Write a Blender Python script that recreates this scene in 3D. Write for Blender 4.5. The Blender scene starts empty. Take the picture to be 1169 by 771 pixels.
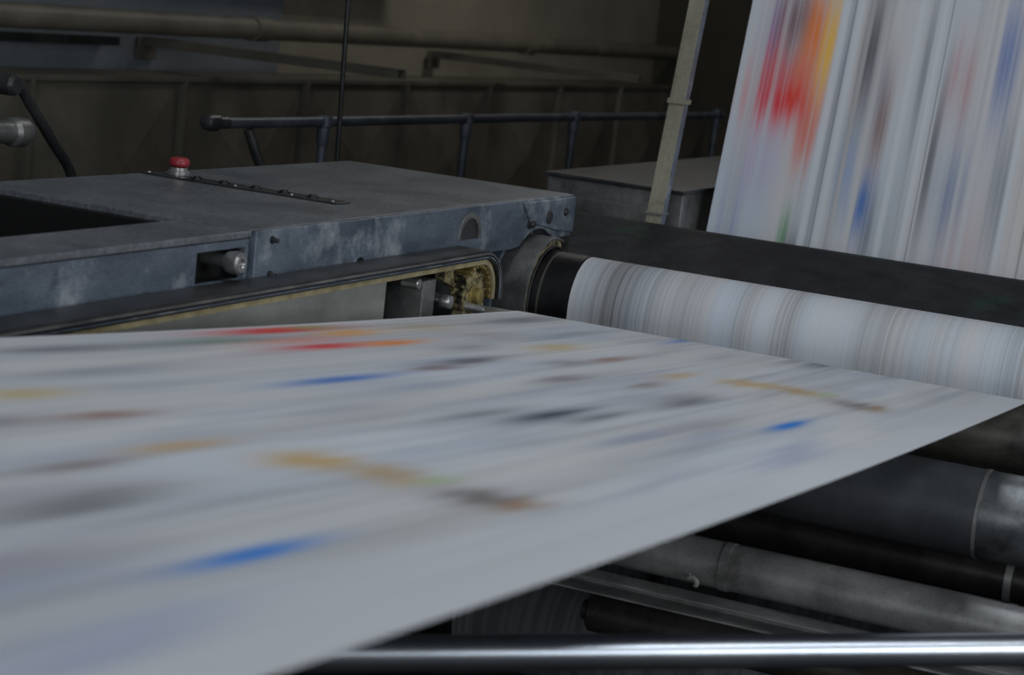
import bpy, bmesh, math, random
import numpy as np
from mathutils import Vector, Matrix
random.seed(4); rng=np.random.RandomState(7)
H=1.65   # camera height; z values below are relative to it
sc=bpy.context.scene
try:
    sc.view_settings.view_transform='Standard'
except Exception: pass

def lin(c):
    return tuple(((v/255)/12.92 if v/255<=0.04045 else ((v/255+0.055)/1.055)**2.4) for v in c)

# ---------------- materials ----------------
def mat(name,c1,c2,scale=6,rough=.5,metal=0.,bump=0.,stretch=(1,1,1),lo=.35,hi=.65,fine=0.25,rvar=.1,spec=.5,c3=None,c3lo=.62,c3hi=.72,c3scale=2.5,c3stretch=(1,1,1),c4=None,c4lo=.6,c4hi=.7,c4scale=9):
    m=bpy.data.materials.new(name); m.use_nodes=True
    nt=m.node_tree; N=nt.nodes; L=nt.links
    b=N['Principled BSDF']
    tc=N.new('ShaderNodeTexCoord'); mp=N.new('ShaderNodeMapping'); mp.inputs['Scale'].default_value=stretch
    L.new(tc.outputs['Object'],mp.inputs['Vector'])
    n=N.new('ShaderNodeTexNoise'); n.inputs['Scale'].default_value=scale; n.inputs['Detail'].default_value=8; n.inputs['Roughness'].default_value=.62
    L.new(mp.outputs[0],n.inputs['Vector'])
    r=N.new('ShaderNodeValToRGB'); r.color_ramp.elements[0].position=lo; r.color_ramp.elements[1].position=hi
    r.color_ramp.elements[0].color=(*lin(c1),1); r.color_ramp.elements[1].color=(*lin(c2),1)
    L.new(n.outputs['Fac'],r.inputs['Fac'])
    col=r.outputs['Color']
    n2=N.new('ShaderNodeTexNoise'); n2.inputs['Scale'].default_value=scale*22; n2.inputs['Detail'].default_value=3
    L.new(mp.outputs[0],n2.inputs['Vector'])
    if fine>0:
        mr=N.new('ShaderNodeMapRange'); mr.inputs['From Min'].default_value=.3; mr.inputs['From Max'].default_value=.7
        mr.inputs['To Min'].default_value=1-fine; mr.inputs['To Max'].default_value=1+fine
        L.new(n2.outputs['Fac'],mr.inputs['Value'])
        mx=N.new('ShaderNodeVectorMath'); mx.operation='SCALE'
        L.new(col,mx.inputs[0]); L.new(mr.outputs[0],mx.inputs['Scale']); col=mx.outputs[0]
    for (cc,lo3,hi3,s3) in ((c3,c3lo,c3hi,c3scale),(c4,c4lo,c4hi,c4scale)):
        if not cc: continue
        mp3=N.new('ShaderNodeMapping'); mp3.inputs['Scale'].default_value=c3stretch; mp3.inputs['Location'].default_value=(s3,3,1)
        L.new(tc.outputs['Object'],mp3.inputs['Vector'])
        n3=N.new('ShaderNodeTexNoise'); n3.inputs['Scale'].default_value=s3; n3.inputs['Detail'].default_value=7; n3.inputs['Roughness'].default_value=.65
        L.new(mp3.outputs[0],n3.inputs['Vector'])
        mr3=N.new('ShaderNodeMapRange'); mr3.inputs['From Min'].default_value=lo3; mr3.inputs['From Max'].default_value=hi3
        L.new(n3.outputs['Fac'],mr3.inputs['Value'])
        mm=N.new('ShaderNodeMix'); mm.data_type='RGBA'
        L.new(mr3.outputs[0],mm.inputs['Factor']); L.new(col,mm.inputs['A']); mm.inputs['B'].default_value=(*lin(cc),1)
        col=mm.outputs['Result']
    L.new(col,b.inputs['Base Color'])
    mr2=N.new('ShaderNodeMapRange'); mr2.inputs['To Min'].default_value=max(.02,rough-rvar); mr2.inputs['To Max'].default_value=min(1,rough+rvar)
    L.new(n.outputs['Fac'],mr2.inputs['Value']); L.new(mr2.outputs[0],b.inputs['Roughness'])
    b.inputs['Metallic'].default_value=metal
    b.inputs['Specular IOR Level'].default_value=spec
    if bump>0:
        bp=N.new('ShaderNodeBump'); bp.inputs['Strength'].default_value=bump; bp.inputs['Distance'].default_value=.004
        L.new(n2.outputs['Fac'],bp.inputs['Height']); L.new(bp.outputs[0],b.inputs['Normal'])
    return m

def paper_mat(name):
    m=bpy.data.materials.new(name); m.use_nodes=True
    N=m.node_tree.nodes; L=m.node_tree.links; b=N['Principled BSDF']
    a=N.new('ShaderNodeAttribute'); a.attribute_name='print'
    L.new(a.outputs['Color'],b.inputs['Base Color'])
    b.inputs['Roughness'].default_value=.6; b.inputs['Specular IOR Level'].default_value=.25
    return m

M_paper=paper_mat('printed_newsprint')
M_cab=mat('hammered_grey_paint',(98,103,108),(122,127,132),scale=5,rough=.42,metal=.3,fine=.30,bump=.14,c3=(150,153,156),c3lo=.58,c3hi=.85)
M_plate=mat('worn_blue_grey_steel',(78,88,101),(118,129,143),scale=7,rough=.45,metal=.35,fine=.18,stretch=(.6,1,1.6),c3=(186,192,197),c3lo=.54,c3hi=.74,c3scale=8,c4=(46,52,60),c4lo=.58,c4hi=.75,c4scale=12)
M_steel=mat('dusty_steel',(92,93,94),(142,142,140),scale=9,rough=.4,metal=.55,fine=.15,c3=(150,144,126),c3lo=.58,c3hi=.8)
M_oily=mat('worn_oily_roller_steel',(84,82,78),(128,124,116),scale=7,rough=.35,metal=.5,fine=.12,stretch=(1,.5,1),c3=(44,44,45),c3lo=.55,c3hi=.75,c3scale=4)
M_dsteel=mat('dark_oily_steel',(40,41,43),(68,69,71),scale=8,rough=.4,metal=.3,fine=.15,c3=(92,84,66),c3lo=.6,c3hi=.85,c3scale=5)
M_droll=mat('dirty_dark_roller',(62,60,57),(88,86,82),scale=8,rough=.4,metal=.35,fine=.15,c3=(48,47,46),c3lo=.5,c3hi=.7,c3scale=5)
M_black=mat('black_rubber',(14,14,16),(30,31,33),scale=8,rough=.38,fine=.25,bump=.1)
M_roll=mat('grey_rubber_roller',(76,80,86),(98,102,107),scale=6,rough=.42,fine=.08,c3=(114,116,118),c3lo=.6,c3hi=.85)
M_collar=mat('scuffed_collar_metal',(104,110,114),(146,151,153),scale=10,rough=.33,metal=.4,fine=.1,c3=(78,82,84),c3lo=.5,c3hi=.7,c3scale=11)
M_beam=mat('gritty_black_coating',(23,25,28),(47,49,52),scale=14,rough=.75,fine=.55,bump=.5,c3=(30,66,50),c3lo=.56,c3hi=.72,c3scale=5,spec=.25)
M_felt=mat('dusty_yellow_felt',(40,36,24),(186,172,126),scale=40,rough=.95,fine=.5,bump=.8,lo=.42,hi=.58)
M_felt2=mat('pale_felt_edge',(128,117,86),(166,155,120),scale=20,rough=.95,fine=.2)
M_brass=mat('dusty_brass',(120,104,56),(170,152,96),scale=25,rough=.45,metal=.5,fine=.3)
M_dust=mat('dusty_grey_beige_paint',(116,113,99),(148,144,127),scale=12,rough=.7,fine=.15,stretch=(1,1,.3),c3=(88,84,70),c3lo=.55,c3hi=.7,c3scale=9)
M_light=mat('pale_grey_panel',(150,150,146),(182,182,178),scale=4,rough=.5,fine=.06,c3=(122,122,118))
M_chrome=mat('polished_chrome',(184,192,202),(208,214,222),scale=3,rough=.31,metal=1,fine=.03,rvar=.05)
M_galv=mat('galvanized_pipe',(140,142,143),(188,188,186),scale=9,rough=.42,metal=.4,fine=.12,c3=(100,92,78),c3lo=.58,c3hi=.75,c3scale=7)
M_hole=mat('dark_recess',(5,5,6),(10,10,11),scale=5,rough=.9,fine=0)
M_red=mat('red_plastic',(132,38,46),(156,48,56),scale=5,rough=.4,fine=0)
M_duct=mat('olive_duct_sheet',(80,77,69),(106,102,91),scale=3,rough=.6,metal=.1,fine=.05,c3=(66,64,57))
M_wall=mat('beige_wall_plaster',(134,127,114),(154,147,132),scale=1.5,rough=.9,fine=.04)
M_clad=mat('blue_grey_cladding',(102,108,114),(124,130,137),scale=1.5,rough=.8,fine=.04)
M_wallb=mat('dark_olive_wall',(62,59,48),(76,73,60),scale=1.5,rough=.9,fine=.04)
M_pipe=mat('brown_painted_pipe',(98,94,83),(122,117,104),scale=4,rough=.55,fine=.08)
M_rail=mat('blue_grey_rail',(60,66,76),(88,94,104),scale=9,rough=.45,metal=.3,fine=.1)
M_floor=mat('concrete_floor',(30,30,30),(44,43,42),scale=2,rough=.8,fine=.1)
M_ceil=mat('ceiling_paint',(80,80,78),(92,92,90),scale=2,rough=.9,fine=.03)
M_bolt=mat('bright_bolt_steel',(150,150,150),(190,190,188),scale=10,rough=.3,metal=.7,fine=.05)

# ---------------- geometry helpers ----------------
def empty(name,loc=(0,0,0)):
    e=bpy.data.objects.new(name,None); sc.collection.objects.link(e); e.empty_display_size=.1
    return e
def finish(name,me,m,parent=None,smooth=False,bevel=0,segs=2):
    o=bpy.data.objects.new(name,me); sc.collection.objects.link(o)
    for mm in (m if isinstance(m,(list,tuple)) else [m]): me.materials.append(mm)
    if smooth:
        for p in me.polygons: p.use_smooth=True
    if parent: o.parent=parent
    if bevel>0:
        b=o.modifiers.new('bevel','BEVEL'); b.width=bevel; b.segments=segs; b.limit_method='ANGLE'; b.angle_limit=.6
    return o
def box(name,x0,x1,y0,y1,z0,z1,m,parent=None,bevel=.002):
    v=[(x,y,z+H) for x in(x0,x1) for y in(y0,y1) for z in(z0,z1)]
    f=[(0,1,3,2),(4,6,7,5),(0,4,5,1),(2,3,7,6),(0,2,6,4),(1,5,7,3)]
    me=bpy.data.meshes.new(name); me.from_pydata(v,[],f); me.update()
    return finish(name,me,m,parent,bevel=bevel)
def prism(name,prof,y0,y1,m,parent=None,bevel=.002,smooth=False):
    n=len(prof)
    v=[(x,y0,z+H) for x,z in prof]+[(x,y1,z+H) for x,z in prof]
    f=[tuple(range(n)),tuple(range(2*n-1,n-1,-1))]+[(i,i+n,(i+1)%n+n,(i+1)%n) for i in range(n)]
    me=bpy.data.meshes.new(name); me.from_pydata(v,[],f)
    bm=bmesh.new(); bm.from_mesh(me); bmesh.ops.recalc_face_normals(bm,faces=bm.faces); bm.to_mesh(me); bm.free()
    return finish(name,me,m,parent,bevel=bevel,smooth=smooth)
def lathe(name,p0,p1,prof,m,parent=None,seg=64,closed=False,edge=.5):
    p0=Vector((p0[0],p0[1],p0[2]+H)); p1=Vector((p1[0],p1[1],p1[2]+H))
    d=(p1-p0).normalized(); u=d.orthogonal().normalized(); w=d.cross(u)
    v=[];f=[];mi=[]
    for pr in prof:
        for k in range(seg):
            a=2*math.pi*k/seg
            v.append(p0+d*pr[0]+(u*math.cos(a)+w*math.sin(a))*pr[1])
    n=len(prof)
    for i in range(n-1 if not closed else n):
        j=(i+1)%n
        for k in range(seg):
            f.append((i*seg+k,i*seg+(k+1)%seg,j*seg+(k+1)%seg,j*seg+k)); mi.append(prof[j][2] if len(prof[j])>2 else 0)
    if not closed:
        f.append(tuple(range(seg-1,-1,-1))); f.append(tuple((n-1)*seg+k for k in range(seg))); mi+=[0,0]
    me=bpy.data.meshes.new(name); me.from_pydata([tuple(q) for q in v],[],f)
    for p,i in zip(me.polygons,mi): p.material_index=i
    bm=bmesh.new(); bm.from_mesh(me); bmesh.ops.recalc_face_normals(bm,faces=bm.faces)
    for e in bm.edges:
        if len(e.link_faces)==2 and e.calc_face_angle(0)>edge: e.smooth=False
    bm.to_mesh(me); bm.free()
    return finish(name,me,m,parent,smooth=True)
def cyl(name,p0,p1,r,m,parent=None,seg=32):
    L=(Vector(p1)-Vector(p0)).length; c=min(r*.15,L*.2,.003)
    return lathe(name,p0,p1,[(0,r-c),(c,r),(L-c,r),(L,r-c)],m,parent,seg)
def tube(name,pts,r,m,parent=None):
    cu=bpy.data.curves.new(name,'CURVE'); cu.dimensions='3D'; cu.bevel_depth=r; cu.bevel_resolution=6; cu.use_fill_caps=True
    s=cu.splines.new('BEZIER')
    s.bezier_points.add(len(pts)-1)
    for b,p in zip(s.bezier_points,pts): b.co=(p[0],p[1],p[2]+H); b.handle_left_type=b.handle_right_type='AUTO'
    s.resolution_u=12
    cu.materials.append(m)
    o=bpy.data.objects.new(name,cu); sc.collection.objects.link(o)
    dg=bpy.context.evaluated_depsgraph_get(); me=bpy.data.meshes.new_from_object(o.evaluated_get(dg))
    bpy.data.objects.remove(o)
    for p in me.polygons: p.use_smooth=True
    o=bpy.data.objects.new(name,me); sc.collection.objects.link(o)
    if not me.materials: me.materials.append(m)
    if parent: o.parent=parent
    return o

# ---------------- printed web ----------------
def vnoise(X,Y,fx,fy,seed):
    r=np.random.RandomState(seed); G=r.rand(256,1024)
    x=X*fx+50; y=Y*fy+50
    xi=np.floor(x).astype(int); yi=np.floor(y).astype(int); tx=x-xi; ty=y-yi
    tx=tx*tx*(3-2*tx); ty=ty*ty*(3-2*ty)
    g=lambda i,j:G[i%256,j%1024]
    return (g(xi,yi)*(1-tx)+g(xi+1,yi)*tx)*(1-ty)+(g(xi,yi+1)*(1-tx)+g(xi+1,yi+1)*tx)*ty
def sheet(name,path,y0,y1,ny,colfn,parent=None):
    path=np.array(path); n=len(path)
    ys=np.linspace(y0,y1,ny)
    X=np.repeat(path[:,0:1],ny,1); Z=np.repeat(path[:,1:2],ny,1); Y=np.repeat(ys[None,:],n,0)
    seg=np.r_[0,np.cumsum(np.hypot(np.diff(path[:,0]),np.diff(path[:,1])))]
    S=np.repeat(seg[:,None],ny,1)
    co=np.stack([X,Y,Z+H],-1).reshape(-1,3)
    idx=np.arange(n*ny).reshape(n,ny)
    f=np.stack([idx[:-1,:-1],idx[1:,:-1],idx[1:,1:],idx[:-1,1:]],-1).reshape(-1,4)
    me=bpy.data.meshes.new(name); me.from_pydata(co.tolist(),[],f.tolist()); me.update()
    C=np.clip(colfn(X,Y,Z,S),0,1).reshape(-1,3)
    at=me.color_attributes.new('print','FLOAT_COLOR','POINT')
    at.data.foreach_set('color',np.c_[C,np.ones(len(C))].astype(np.float32).ravel())
    return finish(name,me,M_paper,parent,smooth=True)

PAPER=np.array([.64,.665,.71])
def c_(r,g,b): return np.array(lin((r,g,b)))
def blob(C,g,col): return C*(1-g[...,None])+col*g[...,None]

BL=[ # x, y, sx, sy, colour, strength   (press repeat = 1.6 m)
 (1.325,.765,.105,.0145,c_(5,130,225),1.0),
 (1.13,.845,.15,.030,c_(130,120,140),.45),
 (1.345,.945,.14,.026,c_(50,50,62),.62),
 (1.42,.975,.12,.02,c_(120,110,115),.5),
 (1.30,1.00,.17,.03,c_(150,150,170),.45),
 (1.80,.975,.065,.045,c_(205,165,70),.72),
 (1.82,.890,.055,.045,c_(190,150,65),.68),
 (1.79,.775,.070,.050,c_(95,84,80),.70),
 (1.86,.845,.04,.014,c_(140,190,90),.45),
 (1.80,.735,.05,.018,c_(165,120,70),.6),
 (1.70,1.085,.10,.020,c_(205,165,90),.68),
 (1.79,1.235,.09,.020,c_(150,95,70),.65),
 (1.81,1.36,.10,.030,c_(205,180,100),.65),
 (1.78,1.50,.12,.04,c_(150,130,120),.4),
 (1.75,1.60,.12,.03,c_(190,160,90),.4),
 (2.50,1.00,.17,.022,c_(55,62,82),.88),
 (2.60,.955,.14,.018,c_(90,94,112),.65),
 (2.40,1.05,.15,.018,c_(90,92,110),.55),
 (2.50,.85,.16,.020,c_(115,132,168),.6),
 (2.62,.80,.15,.018,c_(150,165,195),.45),
 (2.47,1.30,.17,.020,c_(40,115,200),.85),
 (2.55,1.22,.15,.03,c_(150,165,195),.45),
 (2.86,1.655,.22,.026,c_(225,55,50),1.0),
 (2.785,1.51,.16,.022,c_(225,50,60),.92),
 (3.05,1.60,.12,.026,c_(235,170,60),.85),
 (3.00,1.50,.12,.022,c_(240,145,60),.95),
 (2.80,1.57,.18,.03,c_(235,140,115),.6),
 (3.0,1.66,.08,.02,c_(120,170,90),.6),
 (2.60,1.60,.18,.03,c_(100,140,120),.6),
 (2.975,1.33,.12,.024,c_(70,64,82),.80),
 (2.80,1.31,.08,.018,c_(110,60,70),.7),
 (3.15,1.42,.12,.026,c_(130,130,148),.55),
 (3.20,1.25,.10,.026,c_(110,105,115),.5),
 (2.23,1.60,.18,.03,c_(100,105,120),.7),
 (2.10,1.45,.17,.026,c_(135,145,165),.5),
 (2.20,1.15,.14,.02,c_(150,155,175),.4),
 (2.95,1.16,.10,.024,c_(120,105,118),.6),
 (3.10,1.06,.09,.020,c_(110,85,75),.6),
 (1.50,1.10,.18,.02,c_(150,158,180),.4),
 (1.05,.69,.16,.02,c_(135,155,200),.4),
 (.95,.66,.16,.02,c_(135,150,195),.4),
 (2.25,.70,.19,.014,c_(165,175,200),.35),
]
def col_web1(X,Y,Z,S):
    C=np.ones(X.shape+(3,))*PAPER
    T=np.where(S<4.55,X,4.0+(S-4.5))
    st=vnoise(T,Y,1.3,30,1)*.4+vnoise(T,Y,2.0,80,2)*.35+vnoise(T,Y,1.2,170,3)*.25
    dark=np.clip((st-.44)*2.4,0,1)
    edge=np.clip((Y-.60)/.10,0,1)*np.clip((1.69-Y)/.02,0,1)
    C*=(1-.24*dark*edge)[...,None]
    bk=vnoise(T,Y,2.8,20,41)*.5+vnoise(T,Y,4.5,42,42)*.5
    bk=np.clip((bk-.52)*3.0,0,1)
    C*=1-edge[...,None]*bk[...,None]*np.array([.20,.18,.13])
    lt=np.clip((vnoise(T,Y,2.5,10,43)-.55)*3,0,1)
    C*=1+.08*lt[...,None]
    tint=vnoise(T,Y,2.4,12,5)
    C*=1+(tint[...,None]-.5)*np.array([.09,.02,-.07])*edge[...,None]
    mod=.80+.40*vnoise(T,Y,1.5,90,9)
    warp=(vnoise(T,Y,3,14,11)-.5); w2=vnoise(T,Y,1,110,12)-.5
    for (x,y,sx,sy,c,s) in BL:
        for k in(-1,0,1):
            xx=x+1.6*k
            g=np.exp(-np.abs((T+warp*.05+w2*.05-xx)/sx)**2.0-np.abs((Y-y)/sy)**2.6)*s*mod
            C=blob(C,np.clip(g,0,1),c)
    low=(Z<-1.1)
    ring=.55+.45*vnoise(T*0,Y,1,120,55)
    C=np.where(low[...,None],C*ring[...,None]*.30,C)  # print stripes on the drum, with its shade painted into the paper colour
    return C
HB=[ # hanging web: y,z, sy,sz, colour, strength
 (1.555,-.19,.105,.07,c_(230,50,50),1.0),(1.60,-.08,.035,.12,c_(200,70,100),.6),(1.63,-.0,.03,.10,c_(130,120,200),.5),
 (1.56,-.11,.09,.06,c_(220,80,80),.6),
 (1.50,.0,.04,.13,c_(240,130,50),.92),(1.455,-.03,.022,.14,c_(245,190,70),.9),(1.57,.04,.05,.10,c_(100,55,70),.75),
 (1.47,-.28,.03,.08,c_(225,100,70),.7),(1.60,-.36,.07,.10,c_(190,170,205),.5),(1.48,-.55,.014,.07,c_(60,150,80),.7),
 (1.455,-.60,.022,.06,c_(50,40,50),.6),(1.285,-.44,.032,.08,c_(40,110,190),.85),(1.34,-.35,.03,.12,c_(110,150,205),.5),
 (1.335,-.03,.024,.14,c_(60,55,65),.75),(1.27,-.22,.02,.12,c_(120,70,60),.7),(1.30,-.12,.035,.1,c_(130,130,150),.5),
 (1.24,-.52,.03,.10,c_(90,100,120),.6),(1.08,-.08,.035,.10,c_(190,90,100),.5),(1.05,-.38,.05,.13,c_(100,125,170),.6),
 (.97,-.02,.035,.16,c_(70,110,180),.7),(1.12,-.30,.014,.2,c_(60,60,75),.7),(.92,-.35,.03,.15,c_(120,130,150),.6),
 (1.18,-.05,.014,.2,c_(110,115,130),.6),(1.64,-.55,.03,.12,c_(90,120,190),.45),(1.00,-.55,.05,.12,c_(200,170,170),.5),
 (1.40,-.15,.012,.3,c_(130,140,160),.6),(.85,-.1,.04,.15,c_(80,90,120),.6)]
def col_web2(X,Y,Z,S):
    C=np.ones(X.shape+(3,))*PAPER
    hang=(X>5.08)
    a=vnoise(Y*0,Y,1,18,21); b=vnoise(Y*0,Y,1,170,22); c=vnoise(Y*0,Y,1,420,23)
    d=np.clip((a-.42)*1.1,0,1)*(.35+.65*b)*.5+.20*np.clip(c-.45,0,1)*2*np.clip(a*1.6-.4,0,1)
    d=d+.34*np.exp(-((Y-1.42)/.07)**2)*(.3+.7*c)+.28*np.exp(-((Y-.93)/.10)**2)*(.3+.7*c)+.36*np.exp(-((Y-1.58)/.05)**2)+.14*np.exp(-((Y-1.66)/.05)**2)
    tint=vnoise(Y*0,Y,1,30,24)[...,None]
    Cr=C*1.0*(1-np.clip(d,0,.75)[...,None])*(1+(tint-.5)*np.array([.12,.02,-.08]))
    n1=vnoise(Z,Y,1.6,22,31); n2=vnoise(Z,Y,.9,95,32); n3=vnoise(Z,Y,.5,260,33)
    dd=np.clip((n1*.55+n2*.28+n3*.17-.45)*2.2,0,1)
    Ch=C*.92*(1-.34*dd[...,None])
    tb=vnoise(Z,Y,2.2,14,34)[...,None]
    Ch=Ch*(1+(tb-.5)*np.array([.20,.04,-.10]))
    white=np.clip((vnoise(Z*0,Y,.25,60,35)-.12)*4.0,0,1)*np.clip(.5+vnoise(Z*0,Y,.2,230,36)*1.2,0,1)
    for rep in(-2,-1,0,1,2):
        for (y,z,sy,sz,cc,s) in HB:
            g=np.exp(-np.abs((Y-y)/sy)**3-np.abs((Z+(n2-.5)*.06-z-rep*1.6)/(sz*1.1))**2.0)*s*white
            Ch=blob(Ch,np.clip(g,0,1),cc)
    for yy,ww in ((1.425,.010),(1.385,.012),(1.215,.010),(1.155,.007),(.90,.010)):
        g=np.exp(-((Y-yy)/ww)**4)*.8
        Ch=blob(Ch,g,PAPER*1.04)
    for yy in(1.40,1.135,.84):
        Ch=Ch*(1-.45*np.exp(-((Y-yy)/.0022)**2)[...,None])
    return np.where(hang[...,None],Ch,Cr)

WY0,WY1=.572,1.694
p=[]
for i in range(420):
    x=-.5+i*(4.5064/419)
    s=max(0,min(1,(x-.9)/3.1)); sag=-.012*math.sin(math.pi*s)
    p.append((x,-.3368-.084*x+.0012+sag))
cx,cz,r=4.0,-.749,.0768
for th in np.linspace(80,0,14): p.append((cx+r*math.cos(math.radians(th)),cz+r*math.sin(math.radians(th))))
for z in np.linspace(-.80,-1.30,8): p.append((cx+r,z))
dcx,dcz,dr=4.0768-.1215,-1.34,.1215
for th in np.linspace(0,-255,50): p.append((dcx+dr*math.cos(math.radians(th)),dcz+dr*math.sin(math.radians(th))))
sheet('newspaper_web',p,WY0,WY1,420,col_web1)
p=[(4.303,-1.60)]+[(4.303,z) for z in np.linspace(-1.3,-.75,6)]
for th in np.linspace(180,40,40): p.append((4.42+.117*math.cos(math.radians(th)),-.70+.117*math.sin(math.radians(th))))
for k in np.linspace(.1,.796,5): p.append((4.5096+.643*k,-.6248-.766*k))
for th in np.linspace(235,340,12): p.append((5.067+.06*math.cos(math.radians(th)),-1.196+.06*math.sin(math.radians(th))))
for z in np.linspace(-1.21,1.7,200): p.append((5.28+.245*(z+.58),z))
sheet('newspaper_web.001',p,WY0,WY1,620,col_web2)

# ---------------- rollers ----------------
YR=.24
def roller(name,x,z,r,y0,y1,ms,bands=None,jr=.02,je=.015):
    L=y1-y0; prof=[(-je,jr),(0,jr),(0,r-.004),(.004,r)]
    if bands:
        for b in bands: prof.append(b)
    prof+=[(L-.004,prof[-1][1],(bands[-1][2] if bands else 0)),(L,r-.004),(L,jr),(L+je,jr)]
    return lathe(name,(x,y0,z),(x,y1,z),prof,ms)
roller('steel_guide_roller',4.0,-.749,.0755,YR,1.80,[M_steel,M_oily],[(.08,.0755,0),(.081,.0755,1),(1.42,.0755,1),(1.4205,.0755,0)],je=0)
roller('printed_web_roller',4.42,-.70,.1155,YR,1.845,[M_black,M_oily],[(1.457,.1155,0),(1.458,.1185,0),(1.53,.1185,0),(1.531,.1165,0),(1.536,.1165,1),(1.537,.1185,0),(1.57,.1185,0),(1.571,.117,1),(1.576,.117,1),(1.577,.1185,0)],jr=.03)
roller('rubber_guide_roller',3.75,-.858,.085,YR,1.785,[M_roll,M_collar,M_galv],[(.0045,.085,1),(.345,.085,1),(.346,.0865,2),(.352,.0865,2),(.353,.085,0)])
roller('dark_guide_roller',3.85,-.997,.045,YR,1.785,[M_droll,M_galv],[(.285,.045,0),(.286,.047,1),(.30,.047,1),(.301,.045,0)])
g=empty('galvanized_cross_pipe')
lathe('pipe',(3.45,YR,-.982),(3.45,1.8,-.982),[(0,.03),(0,.043),(.735,.043),(.735,.0455),(.75,.0455),(.75,.043),(1.55,.043),(1.55,.03)],M_galv,g)
tube('hook',[(3.405,1.042,-1.000),(3.394,1.040,-1.002),(3.392,1.030,-1.0),(3.392,1.022,-1.006),(3.394,1.024,-1.014)],.0048,M_light,g)
roller('lower_drum_roller',dcx,dcz,.12,YR,1.80,[M_black],jr=.03)
roller('steel_guide_roller.001',5.067,-1.196,.0585,YR,1.70,[M_steel])
roller('steel_guide_roller.002',5.90,1.70,.06,YR,1.80,[M_steel])
roller('steel_guide_roller.003',-.5,-.375,.075,YR,1.785,[M_steel])
roller('steel_guide_roller.004',3.62,-1.18,.04,YR,1.30,[M_droll])
prism('channel_cross_beam',[(3.37,-1.036),(3.43,-1.036),(3.43,-1.066),(3.37,-1.066),(3.37,-1.062),(3.425,-1.062),(3.425,-1.04),(3.37,-1.04)],.23,1.85,M_galv,bevel=.001)
d=Vector((.683,-.7304,0)); P=Vector((2.315,.933,-.835)); a=P-d*.95; b=P+d*.90
L=(b-a).length
lathe('chrome_turner_bar',a,b,[(0,.015),(0,.021),(.003,.0235),(L-.003,.0235),(L,.021),(L,.015)],M_chrome,None,96)

# ---------------- side frames ----------------
g=empty('roller_frame_plate')
box('plate',3.2,6.0,.16,.222,-1.65,-.66,M_plate,g,.004)
box('post',5.7,6.0,.16,.222,-.66,1.9,M_plate,g,.004)
box('foot',3.1,6.1,.10,.225,-1.65,-1.60,M_dsteel,g,.004)
box('near_plate',-.62,-.38,.16,.222,-1.65,-.25,M_plate,g,.004)
g=empty('machine_base_panel')
box('panel',1.0,3.69,1.862,1.90,-.80,-.585,M_light,g)
box('lower_panel',1.0,3.69,1.866,1.90,-1.65,-.80,M_black,g)
box('back_plate',3.69,4.25,1.93,1.98,-1.65,-.64,M_dsteel,g)
box('bearing_block',3.93,4.07,1.805,1.93,-.80,-.70,M_steel,g,.006)
box('bearing_block_low',3.40,3.90,1.805,1.93,-1.08,-.78,M_dsteel,g,.006)
box('bearing_block_drum',3.86,4.24,1.82,1.93,-1.45,-1.2,M_dsteel,g,.006)
cyl('link_shaft',(3.90,1.93,-.655),(3.93,1.74,-.672),.010,M_bolt,g)
cyl('link_shaft_b',(3.80,1.93,-.64),(3.86,1.80,-.655),.014,M_steel,g)
box('link_arm',3.74,3.80,1.80,1.93,-.70,-.60,M_steel,g,.004)
cyl('link_nut',(3.83,1.80,-.65),(3.83,1.775,-.65),.016,M_bolt,g,6)
cyl('link_pin',(3.72,1.84,-.605),(3.72,1.80,-.605),.012,M_bolt,g,20)

# ---------------- cabinet ----------------
TOP=-.461
g=empty('machine_cabinet')
box('lid',3.102,4.63,1.85,2.483,-.475,TOP,M_cab,g,.003)
box('lid_strip',1.4,3.098,1.85,2.0,-.475,TOP-.001,M_cab,g,.003)
box('lid_far_strip',1.4,3.098,2.62,2.70,-.475,TOP-.001,M_cab,g,.003)
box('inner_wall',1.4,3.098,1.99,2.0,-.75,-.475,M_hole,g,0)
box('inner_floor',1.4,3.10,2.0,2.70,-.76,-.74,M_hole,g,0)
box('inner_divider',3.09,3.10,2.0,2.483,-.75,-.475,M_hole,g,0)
box('back_wall',1.4,3.09,2.66,2.68,-1.65,-.475,M_plate,g)
box('body_back',3.12,4.62,2.46,2.48,-1.65,-.476,M_plate,g)
box('end_wall',4.60,4.628,2.02,2.46,-1.65,-.476,M_plate,g)
for nm,x0,x1,z0,z1 in(('side_a',1.4,2.93,-.562,-.476),('side_b',3.088,3.100,-.562,-.476),('side_c',2.93,3.088,-.490,-.476),('side_d',2.93,3.088,-.562,-.548)):
    box(nm,x0,x1,1.85,1.862,z0,z1,M_plate,g,0)
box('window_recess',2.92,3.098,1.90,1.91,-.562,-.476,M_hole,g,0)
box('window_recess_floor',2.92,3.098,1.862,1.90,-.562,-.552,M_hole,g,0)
lathe('adjuster_knob',(3.03,1.90,-.512),(3.03,1.80,-.512),[(0,.012),(.05,.012),(.052,.018),(.066,.021),(.078,.020),(.082,.016),(.082,.009),(.076,.006)],M_bolt,g,40)
prof=[(3.104,-.4615),(4.63,-.4615),(4.63,-.565),(4.545,-.565)]
for th in np.linspace(52,128,14): prof.append((4.42+.165*math.cos(math.radians(th)),-.70+.165*math.sin(math.radians(th))))
prof+=[(4.27,-.575),(3.104,-.562)]
prism('far_side_plate',prof,1.838,1.856,M_plate,g,.002)
def arcband(name,cx,cz,ri,ro,y0,y1,a0,a1,m,g):
    A=np.radians(np.linspace(a0,a1,40))
    prof=[(cx+ro*math.cos(t),cz+ro*math.sin(t)) for t in A]+[(cx+ri*math.cos(t),cz+ri*math.sin(t)) for t in A[::-1]]
    return prism(name,prof,y0,y1,m,g,.001)
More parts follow.
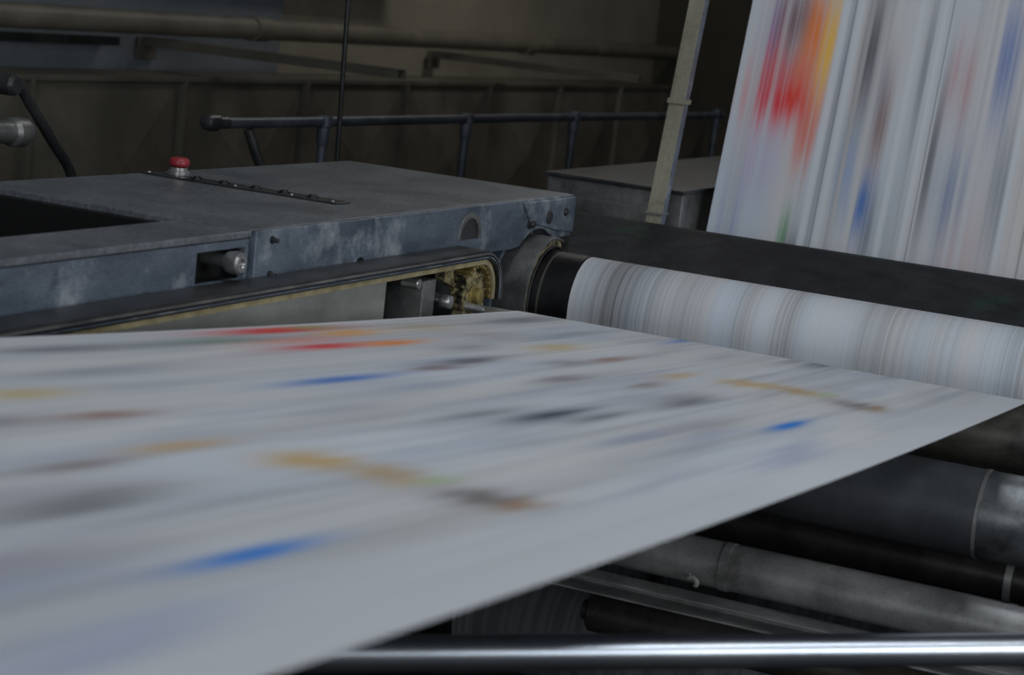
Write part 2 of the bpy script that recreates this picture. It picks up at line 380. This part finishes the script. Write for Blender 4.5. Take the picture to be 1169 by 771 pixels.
def halfdisc(name,cx,cz,r,y0,y1,m,g):
    A=np.radians(np.linspace(0,180,24))
    return prism(name,[(cx+r*math.cos(t),cz+r*math.sin(t)) for t in A],y0,y1,m,g,0)
halfdisc('slot_hole',3.51,-.560,.022,1.8365,1.8385,M_hole,g)
arcband('slot_rim',3.51,-.560,.022,.027,1.835,1.8385,0,180,M_plate,g)
halfdisc('arch_recess',4.02,-.535,.050,1.8368,1.8385,M_dsteel,g)
arcband('arch_rim',4.02,-.535,.048,.060,1.834,1.8385,0,180,M_steel,g)
for x,z,rr in((4.457,-.508,.016),(4.56,-.50,.010),(4.36,-.52,.009),(3.16,-.48,.005),(3.16,-.545,.005)):
    lathe('bolt',(x,1.838,z),(x,1.82,z),[(0,rr*1.5),(.003,rr*1.5),(.003,rr),(.012,rr),(.014,rr*.8)],M_dsteel,g,24)
prism('corner_gusset',[(4.30,-.466),(4.625,-.466),(4.625,-.555),(4.52,-.545),(4.44,-.53),(4.36,-.52)],1.830,1.839,M_plate,g,.003)
box('ledge',1.4,3.95,1.775,1.86,-.572,-.563,M_plate,g,.002)
box('lower_lip',1.4,3.05,1.842,1.852,-.566,-.556,M_steel,g,.002)
def strip(name,z,r,y0,y1,th,m,xs=1.4,xe=3.96,end=-.66):
    o=[(xs,z)]
    for t in np.linspace(90,0,12): o.append((xe+r*math.cos(math.radians(t)),z-r+r*math.sin(math.radians(t))))
    o.append((xe+r,end))
    i=[(xe+r-th,end)]
    for t in np.linspace(0,90,12): i.append((xe+(r-th)*math.cos(math.radians(t)),z-r+(r-th)*math.sin(math.radians(t))))
    i.append((xs,z-th))
    return prism(name,o+i,y0,y1,m,g,0)
strip('belt_outer',-.545,.10,1.765,1.835,.004,M_dsteel)
strip('belt_mid',-.550,.095,1.758,1.835,.003,M_steel)
strip('belt_inner',-.554,.091,1.760,1.835,.003,M_black)
strip('belt_core',-.558,.087,1.758,1.835,.002,M_plate)
strip('belt_low',-.561,.084,1.760,1.835,.003,M_black)
strip('felt_pad',-.5655,.079,1.768,1.835,.011,M_felt2)
prism('felt_backing',[(3.84,-.577),(4.03,-.60),(4.035,-.66),(3.99,-.68),(3.95,-.66),(3.91,-.63),(3.85,-.61)],1.81,1.83,M_felt,g,.004)
# toothed brass segment that follows the turn of the belt
gx,gz=3.955,-.648; prof=[]
nt_=22
for i in range(nt_):
    for k,(da,rr) in enumerate(((0,.052),(.28,.052),(.38,.064),(.72,.064),(.82,.052))):
        t=2*math.pi*(i+da)/nt_
        prof.append((gx+rr*math.cos(t),gz+rr*math.sin(t)))
prism('chain_gear',prof,1.782,1.808,M_felt,g,.0008)
lathe('gear_hub',(gx,1.81,gz),(gx,1.76,gz),[(0,.026),(.03,.026),(.032,.018),(.046,.018),(.048,.014)],M_brass,g,32)
for i,t in enumerate(np.linspace(-5,125,11)):
    tt=math.radians(t); cyl('chain_pin_%d'%i,(gx+.068*math.cos(tt),1.81,gz+.068*math.sin(tt)),(gx+.068*math.cos(tt),1.772,gz+.068*math.sin(tt)),.0055,M_brass,g,14)

g=empty('roller_end_guard')
arcband('outer_band',4.42,-.70,.144,.150,1.79,1.90,68,250,M_steel,g)
arcband('dust_seal',4.42,-.70,.130,.1435,1.795,1.895,68,250,M_felt,g)
arcband('inner_band',4.42,-.70,.126,.1298,1.79,1.895,68,250,M_dsteel,g)
arcband('flange',4.42,-.70,.150,.160,1.875,1.90,68,250,M_plate,g)
lathe('back_disc',(4.42,1.90,-.70),(4.42,1.925,-.70),[(0,.04),(0,.157),(.025,.157),(.025,.04)],M_dsteel,g,64,closed=True)

g=empty('switch_plate')
box('plate',3.665,3.725,1.985,2.475,TOP+.0005,-.457,M_dsteel,g,.001)
for i,y in enumerate((2.06,2.13,2.20,2.28,2.35)):
    lathe('switch_%d'%i,(3.695,y,-.457),(3.695,y,-.446),[(0,.013),(.003,.013),(.003,.009),(.006,.008)],M_black,g,20)
for i,y in enumerate((2.0,2.10,2.24,2.46)):
    cyl('screw_%d'%i,(3.675,y,-.457),(3.675,y,-.454),.004,M_bolt,g,12)
g=empty('emergency_stop_button')
lathe('collar',(3.715,2.41,-.4565),(3.715,2.41,-.40),[(0,.024),(.008,.024),(.010,.019),(.016,.019)],M_bolt,g,32)
lathe('mushroom_head',(3.715,2.41,-.441),(3.715,2.41,-.40),[(0,.012),(.004,.020),(.009,.0225),(.016,.022),(.021,.018),(.023,.010)],M_red,g,32)

g=empty('rear_cabinet')
box('body',5.17,7.2,1.735,2.14,-1.65,-.472,M_steel,g,.004)
box('top',5.16,7.21,1.730,2.15,-.472,-.461,M_dsteel,g,.003)
box('door',5.163,5.17,1.80,2.08,-1.2,-.52,M_steel,g,.003)
cyl('knob',(5.9,1.80,-.461),(5.9,1.80,-.39),.022,M_black,g)

g=empty('black_guard_beam')
prism('beam',[(4.53,-.597),(4.85,-.531),(4.90,-.531),(4.90,-.62),(4.86,-.62),(4.55,-.632),(4.53,-.622)],.23,1.99,M_beam,g,.004)
box('end_cap',4.64,4.90,1.99,2.0,-.62,-.545,M_dsteel,g,.002)

g=empty('web_lead_pole')
def lean(name,x0,x1,y0,y1,z0,z1,m,k=.235):
    v=[]
    for z in(z0,z1):
        o=k*(z+.555)
        v+=[(x0+o,y0,z+H),(x1+o,y0,z+H),(x1+o,y1,z+H),(x0+o,y1,z+H)]
    f=[(3,2,1,0),(4,5,6,7)]+[(i,(i+1)%4,(i+1)%4+4,i+4) for i in range(4)]
    me=bpy.data.meshes.new(name); me.from_pydata(v,[],f); me.update()
    return finish(name,me,m,g,bevel=.001)
lean('face',5.0,5.006,1.735,1.778,-1.64,2.5,M_dust)
lean('flange',5.006,5.04,1.735,1.741,-1.64,2.5,M_plate)
lean('flange_back',5.006,5.03,1.772,1.778,-1.64,2.5,M_dust)
lean('strap',4.994,5.045,1.731,1.782,-.225,-.212,M_dust)
lean('strap_b',4.994,5.045,1.731,1.782,-.52,-.514,M_steel)

# ---------------- background services ----------------
g=empty('overhead_pipe')
cyl('pipe',(2.5,4.5,-.25),(12.9,4.5,-.235),.045,M_pipe,g)
for x in(7.4,10.3): lathe('coupling',(x,4.5,-.243),(x+.2,4.5,-.243),[(0,.045),(0,.052),(.12,.052),(.12,.045)],M_pipe,g)
for k,x in enumerate((6.85,9.5)):
    g=empty('steel_bracket_arm' if k==0 else 'steel_bracket_arm.001')
    prism('arm',[(x,-.308),(x+.07,-.308),(x+.07,-.345),(x+.063,-.345),(x+.063,-.315),(x+.007,-.315),(x+.007,-.345),(x,-.345)],3.5,4.67,M_duct,g,.001)
    box('wall_plate',x-.03,x+.10,4.662,4.676,-.40,-.31,M_duct,g)
g=empty('water_pipe')
cyl('pipe',(2.5,4.60,.02),(9.0,4.60,.02),.04,M_rail,g)
g=empty('pipe_shadow_strip')  # dark strip added to stand for the shadow beneath the overhead pipe
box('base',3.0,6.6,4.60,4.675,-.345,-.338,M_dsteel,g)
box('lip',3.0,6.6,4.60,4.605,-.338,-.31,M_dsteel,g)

g=empty('ventilation_duct')
x=3.75; i=0
while x<12.3:
    x0,x1=x+.012,x+.938; z0,z1=-1.20,-.445; y=4.30
    xm=(x0+x1)/2; zm=(z0+z1)/2
    v=[(x0,y,z0+H),(x1,y,z0+H),(x1,y,z1+H),(x0,y,z1+H),(xm,y-.055,zm+H)]
    me=bpy.data.meshes.new('panel'); me.from_pydata(v,[],[(0,1,4),(1,2,4),(2,3,4),(3,0,4)]); me.update()
    finish('panel_%d'%i,me,M_duct,g)
    box('seam_%d'%i,x-.012,x+.012,4.275,4.31,-1.22,-.44,M_duct,g,.002)
    x+=.95; i+=1
box('shell',3.74,12.32,4.302,4.58,-1.65,-.437,M_duct,g)
box('top_flange',3.74,12.32,4.28,4.31,-.452,-.432,M_duct,g,.002)

g=empty('pipe_railing')
tube('top_rail',[(5.10,3.2,-.455),(5.2,3.2,-.458),(7.5,3.2,-.463),(10.0,3.2,-.472)],.017,M_rail,g)
lathe('rail_end',(5.05,3.2,-.455),(5.18,3.2,-.457),[(0,.010),(.006,.022),(.03,.026),(.06,.026),(.07,.019),(.12,.019)],M_dsteel,g)
for i,xx in enumerate((5.77,6.87,7.95,9.9)):
    cyl('post_%d'%i,(xx,3.2,-1.65),(xx,3.2,-.46),.016,M_rail,g)
    lathe('tee_%d'%i,(xx,3.2,-.54),(xx,3.2,-.44),[(0,.018),(.02,.022),(.06,.022),(.065,.026),(.098,.026),(.1,.015)],M_rail,g)
tube('brace',[(5.30,3.2,-.48),(5.33,3.18,-.56),(5.40,3.15,-.70),(5.5,3.1,-1.65)],.016,M_dsteel,g)

g=empty('curved_arm')  # curved dark arm with a joint, carries no lamp
tube('arm',[(3.86,3.0,-.318),(3.90,3.0,-.325),(3.95,3.0,-.37),(4.05,3.0,-.465),(4.14,3.0,-.555),(4.2,3.0,-.75),(4.2,3.0,-1.65)],.013,M_dsteel,g)
lathe('joint',(3.85,3.03,-.325),(3.85,2.96,-.325),[(0,.02),(.005,.026),(.06,.026),(.07,.02)],M_dsteel,g)
g=empty('air_nozzle')
lathe('body',(3.72,3.0,-.436),(3.99,3.0,-.442),[(0,.012),(.05,.014),(.05,.024),(.12,.028),(.16,.028),(.17,.036),(.21,.036),(.235,.024),(.24,.012)],M_steel,g)
cyl('stem',(3.75,3.0,-1.65),(3.75,3.0,-.436),.014,M_dsteel,g)
tube('hanging_cable',[(5.50,3.0,2.48),(5.485,3.0,.6),(5.49,3.0,-.05),(5.515,3.0,-.56),(5.53,3.0,-1.0),(5.6,3.0,-1.64)],.0075,M_black)

# ---------------- room ----------------
box('floor',-4,13.2,-4,4.9,-1.75,-1.65,M_floor,None,0)
box('ceiling',-4,13.2,-4,4.9,2.5,2.6,M_ceil,None,0)
box('wall_left',-4,13.2,4.70,4.9,-1.65,2.5,M_wall,None,0)
box('trim_1',-3.9,7.96,4.68,4.70,-1.65,2.5,M_clad,None,0)
box('wall_right',-4,13.2,-4.2,-4.0,-1.65,2.5,M_wall,None,0)
box('wall_back',13.0,13.2,-4,4.70,-1.65,2.5,M_wallb,None,0)
box('wall_front',-4.2,-4.0,-4,4.9,-1.65,2.5,M_wall,None,0)

# ---------------- lights ----------------
def fixture(name,x,y,w,col,lx=1.6,ly=.5,zz=2.38):
    g=empty(name)
    box('housing',x-lx/2-.04,x+lx/2+.04,y-ly/2-.04,y+ly/2+.04,zz+.02,2.5,M_light,g,.004)
    l=bpy.data.lights.new('tube_light','AREA'); l.shape='RECTANGLE'; l.size=lx; l.size_y=ly; l.energy=w; l.color=col
    o=bpy.data.objects.new('tube_light',l); o.location=(x,y,zz+H); sc.collection.objects.link(o); o.parent=g
cool=(.92,.96,1.0); warm=(1,.97,.91)
fixture('fluorescent_ceiling_light',.8,1.2,13,cool,2.4,.8)
fixture('fluorescent_ceiling_light.001',3.3,1.2,20,cool,2.4,.8)
fixture('fluorescent_ceiling_light.002',2.0,-2.2,34,cool,2.4,.8)
fixture('fluorescent_ceiling_light.003',9.0,3.0,24,warm,2.4,.6)
def fill_light(name,axis,c,w,h,zc,energy):  # framed area light out of view, added to brighten roller fronts and sides
    g=empty(name)
    l=bpy.data.lights.new('fill_lamp','AREA'); l.shape='RECTANGLE'; l.size=w; l.size_y=h; l.energy=energy; l.color=(.88,.94,1)
    o=bpy.data.objects.new('fill_lamp',l); sc.collection.objects.link(o); o.parent=g
    bars=((c-w/2-.06,c+w/2+.06,zc+h/2,zc+h/2+.06),(c-w/2-.06,c+w/2+.06,zc-h/2-.06,zc-h/2),(c-w/2-.06,c-w/2,zc-h/2,zc+h/2),(c+w/2,c+w/2+.06,zc-h/2,zc+h/2),(c-.02,c+.02,zc-h/2,zc+h/2))
    if axis=='y':
        o.location=(c,-3.97,zc+H)
        o.rotation_euler=Vector((0,-1,0)).to_track_quat('Z','Y').to_euler()
        for k,(a0,a1,z0,z1) in enumerate(bars): box('frame_%d'%k,a0,a1,-3.995,-3.95,z0,z1,M_light,g)
    else:
        o.location=(-3.97,c,zc+H)
        o.rotation_euler=Vector((-1,0,0)).to_track_quat('Z','Y').to_euler()
        for k,(a0,a1,z0,z1) in enumerate(bars): box('frame_%d'%k,-3.995,-3.95,a0,a1,z0,z1,M_light,g)
fill_light('fill_light_1','y',2.2,4.0,1.8,.5,95)
fill_light('fill_light_2','x',-.6,3.6,2.0,.6,105)
w=bpy.data.worlds.new('world'); sc.world=w; w.use_nodes=True
w.node_tree.nodes['Background'].inputs[0].default_value=(.5,.55,.6,1); w.node_tree.nodes['Background'].inputs[1].default_value=.1

# ---------------- camera ----------------
cd=bpy.data.cameras.new('camera'); cam=bpy.data.objects.new('camera',cd); sc.collection.objects.link(cam)
R=Matrix(((.4052,.1089,-.9077),(-.9078,.1662,-.3852),(.1089,.9801,.1662)))
cam.matrix_world=Matrix.Translation((0,0,H))@R.to_4x4()
cd.sensor_fit='HORIZONTAL'; cd.sensor_width=36; cd.lens=70.09; cd.clip_start=.05
cd.dof.use_dof=True; cd.dof.focus_distance=4.4; cd.dof.aperture_fstop=5.0
sc.camera=cam
